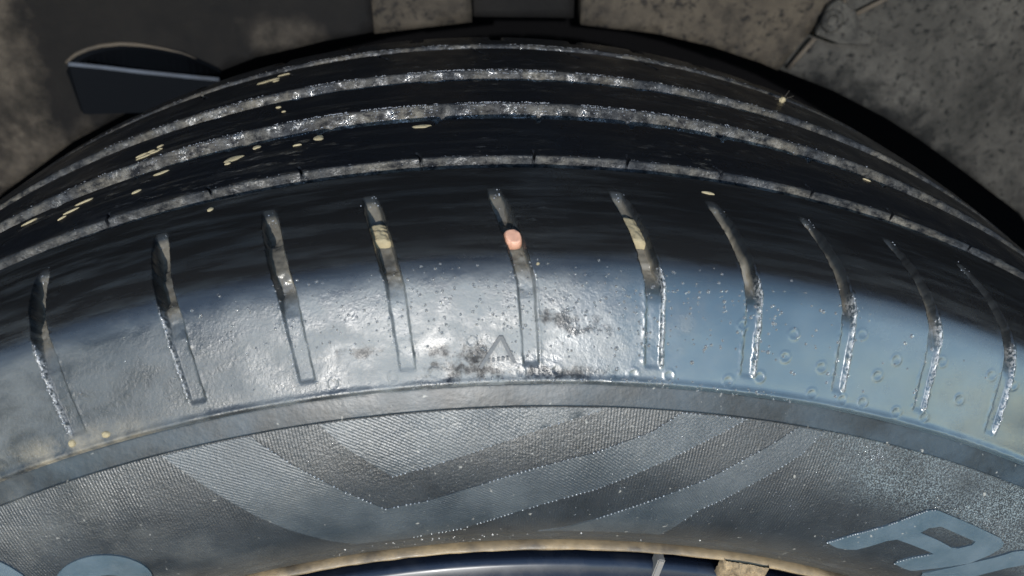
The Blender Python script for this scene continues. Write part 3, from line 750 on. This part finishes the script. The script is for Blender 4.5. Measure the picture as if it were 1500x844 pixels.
for p_ in SEEN:  # sparkle beads added on the bright groove edges and upper ends
    for s_ in np.arange(.087, .1090, .00020):
        if RNG.rand() < .3: continue
        hw_ = .0018*(1-.28*float(sm(.12, .26, p_)))
        sd = 1 if p_ > -.05 else -1
        if abs(p_+.07) < .1 and RNG.rand() < .7: continue
        tt.append(p_+float(shear(s_))+sd*(hw_+RNG.normal(.0003, .00018))/.316*(.316/.30)); ss_.append(s_); rr_.append(RNG.uniform(.00007, .00021))
    for q in range(16):
        tt.append(p_+float(shear(.0645))+RNG.normal(0, .0024)); ss_.append(.0645+RNG.normal(0, .0011)); rr_.append(RNG.uniform(.00007, .00022))
blobs('groove_edge_sparkle', np.array(tt), np.array(ss_), np.array(rr_), M_CRUMB, tyre)
n = 260; t_ = RNG.uniform(-.1, .35, n); s_ = RNG.uniform(.120, .152, n)
blobs('stray_grit', t_, s_, RNG.uniform(.00005, .00013, n), M_CRUMB, tyre, h=np.full(n, HB+.0003))
# ------------------------------ rim and cover
b = NB('dusty_steel_rim'); ob = b.obj()
d1 = b.noise(ob, 60, 4, .6); d2 = b.noise(ob, 400, 3, .6)
rimm = b.fin(b.mix(b.mapr(d1, .38, .60), (.040, .030, .019), (.135, .097, .053)), b.mapr(d2, .3, .7, .45, .7), b.bump(d2, .0005, .4), spec=.4)
b = NB('blue_black_wheel_cover'); ob = b.obj(); d1 = b.noise(ob, 80, 4, .6)
covm = b.fin(b.mix(b.mapr(d1, .5, .75, 0, .12), (.006, .009, .016), (.1, .1, .1)), b.mapr(d1, .3, .7, .2, .35), None, spec=.16)
b = NB('gap_shade_black'); gapm = b.fin((.004, .004, .005), .6, None, spec=.2)  # shade between rim and cover, made as a black ring
def ringlathe(name, prf, mat, parent, n=400, fn=None):
    V = []; F = []
    for i in range(n):
        a = -math.pi+2*math.pi*i/n
        for j, (y, r) in enumerate(prf):
            dy, dr = fn(a, j) if fn else (0, 0)
            V.append((-(r+dr)*math.sin(a), y+dy, (r+dr)*math.cos(a)))
    m = len(prf)
    for i in range(n):
        for j in range(m-1):
            k = i*m+j; k2 = ((i+1) % n)*m+j; F.append((k, k+1, k2+1, k2))
    return link(name, mesh_arrays(name, np.array(V), np.array(F)), mat, parent)
rim = ringlathe('rim', [(.0925, .2330), (.0960, .2352), (.0980, .2349), (.0990, .2343), (.0992, .2338), (.0986, .2333), (.0960, .2330), (.080, .2300), (.060, .222), (.02, .212), (-.06, .212), (-.092, .225), (-.094, .2330)], rimm, wheel, 700,
                lambda a, j: (.00012*float(vn(a*90, j*3.1, 4)), .00016*float(vn(a*60, j*2.3, 6))))
ringlathe('rim_gap_shade', [(.0950, .2322), (.0930, .2270), (.090, .2268)], gapm, rim, 300)
def cover_fn(a, j):
    r = COV[j][1]; k = max(0.0, 1-((r-.150)/.050)**2); f = .5+.5*math.cos(a*9+.6)
    return (-.012*k*f**1.5, 0)
COV = [(.0915, .2268), (.0965, .2284), (.0975, .2282), (.0984, .2270), (.0995, .2240), (.1005, .2200), (.1010, .214), (.098, .206), (.094, .196), (.090, .180), (.0885, .172), (.088, .163), (.088, .15), (.088, .138), (.0885, .128), (.089, .118), (.090, .10), (.096, .06), (.099, .035), (.099, .0005)]
cover = ringlathe('wheel_cover', COV, covm, wheel, 360, cover_fn)
# cover clip bridging the gap
def box_on(name, th, s_y0, s_y1, r0, r1, wd, mat, parent, bev=.0003):
    bm = bmesh.new()
    bmesh.ops.create_cube(bm, size=1)
    for v in bm.verts: v.co = Vector((v.co.x*wd, (s_y0+s_y1)/2+v.co.y*(s_y1-s_y0), (r0+r1)/2+v.co.z*(r1-r0)))
    bmesh.ops.bevel(bm, geom=list(bm.edges), offset=bev, segments=2, affect='EDGES')
    bmesh.ops.rotate(bm, verts=bm.verts, cent=(0, 0, 0), matrix=Matrix.Rotation(-th, 3, 'Y'))
    me = bpy.data.meshes.new(name); bm.to_mesh(me); bm.free()
    return link(name, me, mat, parent)
b = NB('grey_clip_metal'); clipm = b.fin((.09, .085, .08), .5, None, spec=.5)
box_on('cover_clip', .196, .0955, .0995, .2200, .2318, .0019, clipm, cover)

# ------------------------------ dried mud, stones, water
b = NB('dried_mud'); ob = b.obj(); n_ = b.noise(ob, 900, 3)
mudm = b.fin(b.mix(n_, (.11, .092, .056), (.20, .165, .10)), .8, b.bump(n_, .0003, .6), spec=.2)
b = NB('pink_stone'); ob = b.obj(); n_ = b.noise(ob, 700, 3)
stonem = b.fin(b.mix(n_, (.22, .11, .07), (.30, .17, .12)), .55, b.bump(n_, .0003, .5), spec=.4)
def blob(th, s, h, ra, rs, hh, seed=0, lean=0.0, n=18):
    """low irregular dome lying on the tyre; returns V, F"""
    V = [(th, s, h+hh)]; F = []
    rr = [1+.28*float(vn(math.cos(2*math.pi*k/n)*1.6+seed*3.1, math.sin(2*math.pi*k/n)*1.6, seed)) for k in range(n)]
    for ring, (f, z) in enumerate(((.45, .92), (.8, .6), (1.0, -.35))):
        for k in range(n):
            a = 2*math.pi*k/n; x = math.cos(a)*ra*f*rr[k]; y = math.sin(a)*rs*f*rr[k]
            x += lean*y
            V.append((th+x/.31, s+y, h+hh*z))
    for k in range(n): F.append((0, 1+k, 1+(k+1) % n))
    for q in range(2):
        for k in range(n):
            a_, b2 = 1+q*n+k, 1+q*n+(k+1) % n; F.append((a_, a_+n, b2+n)); F.append((a_, b2+n, b2))
    V = np.array(V); return surf(V[:, 0], V[:, 1], V[:, 2]), np.array(F)
def hat(th, s):      # height of the tyre's real surface there
    j = rowat(s); i = int(np.argmin(np.abs(cols-(th-float(shear(s)))))); return float(H[i, j])
def mud(th, s, ra, rs, hh=.0006, seed=0, lean=0.0, mat=None, name='mud_fleck'):
    V, F = blob(th, s, hat(th, s), ra, rs, hh, seed, lean)
    return link(name, mesh_arrays(name, V, F), mat or mudm, tyre)
MUD = [(-0.12538,0.0262,.0012,.0015,.0),(-0.18005,0.0250,.0009,.0010,0),(-0.19742,0.0297,.0021,.0013,-.6),(-0.2010,.0320,.0008,.0006,-.4),
       (-0.3074,0.0040,.0013,.0008,-.8),(-0.302,0.0062,.0017,.0008,-.8),(-0.2975,0.0033,.0010,.0006,-.5),(-0.2930,0.0052,.0014,.0008,-.8),(-0.2911,0.0010,.0008,.0006,-.5),(-.288,.0040,.0007,.0005,0),
       (-0.28019,0.0344,.0011,.0007,-.3),(-0.335,0.0285,.0021,.0007,-1.6),(-0.345,0.0320,.0014,.0006,-1.6),(-0.350,.0345,.0007,.0006,-1),(-0.395,0.0262,.0020,.0007,-1.6),(-.265,.0262,.0016,.0007,-1.4),
       (-0.2117,-0.0395,.0020,.0012,-.8),(-0.2030,-0.0400,.0016,.0009,-.5),(-0.1940,-0.0440,.0018,.0007,-.6),(-0.1985,-0.0370,.0010,.0008,0),
       (-0.1996,0.0560,.0006,.0007,0),(0.18669,0.0582,.0011,.0006,.9),(-0.1779,-0.0060,.0008,.0006,0),(-.17,-.001,.0005,.0005,0),(0.37032,0.0247,.0011,.0003,.9),(-0.0380,0.0262,.0020,.0009,-.3),(-.142,.0290,.0010,.0004,-.3)]
for i, (t_, s_, ra, rs, ln_) in enumerate(MUD): mud(t_, s_, ra*1.3, rs*1.3, .00035, i, ln_)
mud(-0.28748, 0.11106, .0012, .0010, .0006, 60); mud(-0.31582, 0.11093, .0010, .0009, .0006, 61); mud(.04638, .08726, .0004, .0004, .0003, 62)
# clods packed in the lateral grooves
def clod(tc, s0, s1, seed, mat=mudm):
    n, m = 14, 24; V = []; F = []
    for j in range(m):
        s = s0+(s1-s0)*j/(m-1)
        for i in range(n):
            u = -1+2*i/(n-1)
            endf = min(1, min(j, m-1-j)/2.5)
            th = tc+float(shear(s))+u*.00175/.31
            V.append((th, s, -.0034+endf*(.0020-.0005*u*u+.0002*float(vn(u*3, j*.6, seed)))))
    for j in range(m-1):
        for i in range(n-1):
            a = j*n+i; F.append((a, a+1, a+n+1, a+n))
    V = np.array(V); return link('packed_mud', mesh_arrays('packed_mud', surf(V[:, 0], V[:, 1], V[:, 2]), np.array(F)), mat, tyre)
clod(-.0731, .0715, .0790, 1); clod(.1116, .0700, .0800, 2)
# pebble: wedged in the middle lateral groove, a thing of its own
bm = bmesh.new(); bmesh.ops.create_icosphere(bm, subdivisions=4, radius=1)
for v in bm.verts:
    c = v.co.copy(); k = 1+.10*float(vn(c.x*1.7+3, c.y*1.7+c.z, 3))
    q = Vector((math.copysign(abs(c.x)**.75, c.x), math.copysign(abs(c.y)**.75, c.y), c.z))
    v.co = Vector((q.x*.0019, q.y*.0023, min(q.z, .72)*.0022))*k
me = bpy.data.meshes.new('pebble'); bm.to_mesh(me); bm.free()
for p in me.polygons: p.use_smooth = True
peb = link('pebble', me, stonem, None, label='small orange pink pebble wedged in the middle groove of the tyre shoulder', cat='pebble')
pc = surf(np.array([.0190+float(shear(.0798))]), np.array([.0798]), np.array([-.0016]))[0]
peb.location = pc; peb.rotation_euler = (math.radians(-28), 0, math.radians(14))
# seed burr caught on the far edge
bm = bmesh.new(); bmesh.ops.create_icosphere(bm, subdivisions=2, radius=.0011)
for v in bm.verts: v.co *= 1+.2*random.uniform(-1, 1)
me = bpy.data.meshes.new('seed_burr'); bm.to_mesh(me); bm.free()
burr = link('seed_burr', me, mudm, None, label='tiny tan seed burr with thin spikes caught on the far tread edge', cat='burr')
burr.location = surf(np.array([.357]), np.array([-.0133-.0260]), np.array([.0009]))[0]
for d in ((.2, .1, .0060), (-.0035, .0010, .0018), (.0030, -.001, .0012), (-.0012, .002, -.0028), (.0018, .0018, -.0026), (.0028, 0, .0005)):
    dd = Vector(d) if abs(d[0]) < .1 else Vector((-.0020, 0, .0034))
    tube('spike', [Vector((0, 0, 0)), dd*.5+Vector((0, .0003, .0002)), dd], .0001, M_LEDGE, burr, seg=5)
# caked mud bridging rim and cover to the one side
M_CAKE = NB('caked_brown_dust'); n_ = M_CAKE.noise(M_CAKE.obj(), 350, 5, .7); M_CAKE = M_CAKE.fin(M_CAKE.mix(M_CAKE.mapr(n_, .35, .65), (.05, .038, .024), (.15, .11, .065)), .85, M_CAKE.bump(n_, .0008, .8), spec=.2)
V = []; F = []; n, m = 40, 9
for i in range(n):
    a = .262+.055*i/(n-1)+.004*float(vn(i*.05, 2, 3))
    for j in range(m):
        r = .2346-.0060*j/(m-1)
        V.append((-r*math.sin(a), .1000+.0011*math.sin(math.pi*j/(m-1))*(.7+.5*float(vn(i*.35, j*.5, 9)))*min(1, min(i, n-1-i)/3)+.0003*float(vn(i*.9, j*.9, 11))-(.002 if i in (0, n-1) else 0), r*math.cos(a)))
for i in range(n-1):
    for j in range(m-1):
        k = i*m+j; F.append((k, k+1, k+m+1, k+m))
link('mud_cake', mesh_arrays('mud_cake', np.array(V), np.array(F)), M_CAKE, rim)

b = NB('water_drop'); wm = b.fin((.3, .3, .3), .05, None, spec=1.0, ior=1.33); b.p.inputs['Transmission Weight'].default_value = .85
def domes(items, name, mat, n=8, profile=((.5, .85), (.85, .5), (1.0, 0.0))):
    VV = []; FF = []; o = 0
    for (th, s, r, hh) in items:
        V = [(th, s, hh)]; F = []
        for (f, z) in profile:
            for k in range(n):
                a = 2*math.pi*k/n; V.append((th+math.cos(a)*r*f/.30, s+math.sin(a)*r*f, hh*z-.00002))
        for k in range(n): F.append((0, 1+k, 1+(k+1) % n))
        for q in range(len(profile)-1):
            for k in range(n):
                a_, b2 = 1+q*n+k, 1+q*n+(k+1) % n; F.append((a_, a_+n, b2+n)); F.append((a_, b2+n, b2))
        V = np.array(V); V[:, 2] += hat(th, s) if s < .1186 else HB; VV.append(V); FF.append(np.array(F)+o); o += len(V)
    V = np.vstack(VV); return mesh_arrays(name, surf(V[:, 0], V[:, 1], V[:, 2]), np.vstack(FF))
drops = []
for k in range(620):
    s = random.gauss(.0955, .006); th = random.gauss(.05, .11) if k % 3 else random.uniform(-.22, .30)
    if .086 < s < .110: drops.append((th, s, random.uniform(.00014, .00040), random.uniform(.00012, .00030)))
for k in range(160):
    th = random.uniform(-.05, .25); drops.append((th, random.gauss(.1128, .0006), random.uniform(.00012, .00032), .00018))
for k in range(60): drops.append((random.uniform(.0, .40), random.uniform(.09, .111), random.uniform(.0002, .00055), .0003))
for k in range(120): drops.append((random.uniform(-.15, .4), random.uniform(.119, .15), random.uniform(.00012, .00030), .0002))
link('water_beads', domes(drops, 'water_beads', wm), wm, None, kind='stuff', label='tiny water beads scattered over the wet tyre shoulder', cat='water')
# grit and beads along the seam between tyre and rim
b = NB('pale_grit'); grm = b.fin((.16, .155, .15), .25, None, spec=.6)
grit = []
for k in range(130):
    grit.append((random.uniform(-.16, .02)+random.choice([0, 0, random.uniform(0, .22)]), random.uniform(.1600, .1655), random.uniform(.00015, .00045), random.uniform(.0001, .0004)))
link('seam_grit', domes(grit, 'seam_grit', grm, 7), grm, None, kind='stuff', label='pale wet grit lying along the seam between tyre and rim', cat='grit')
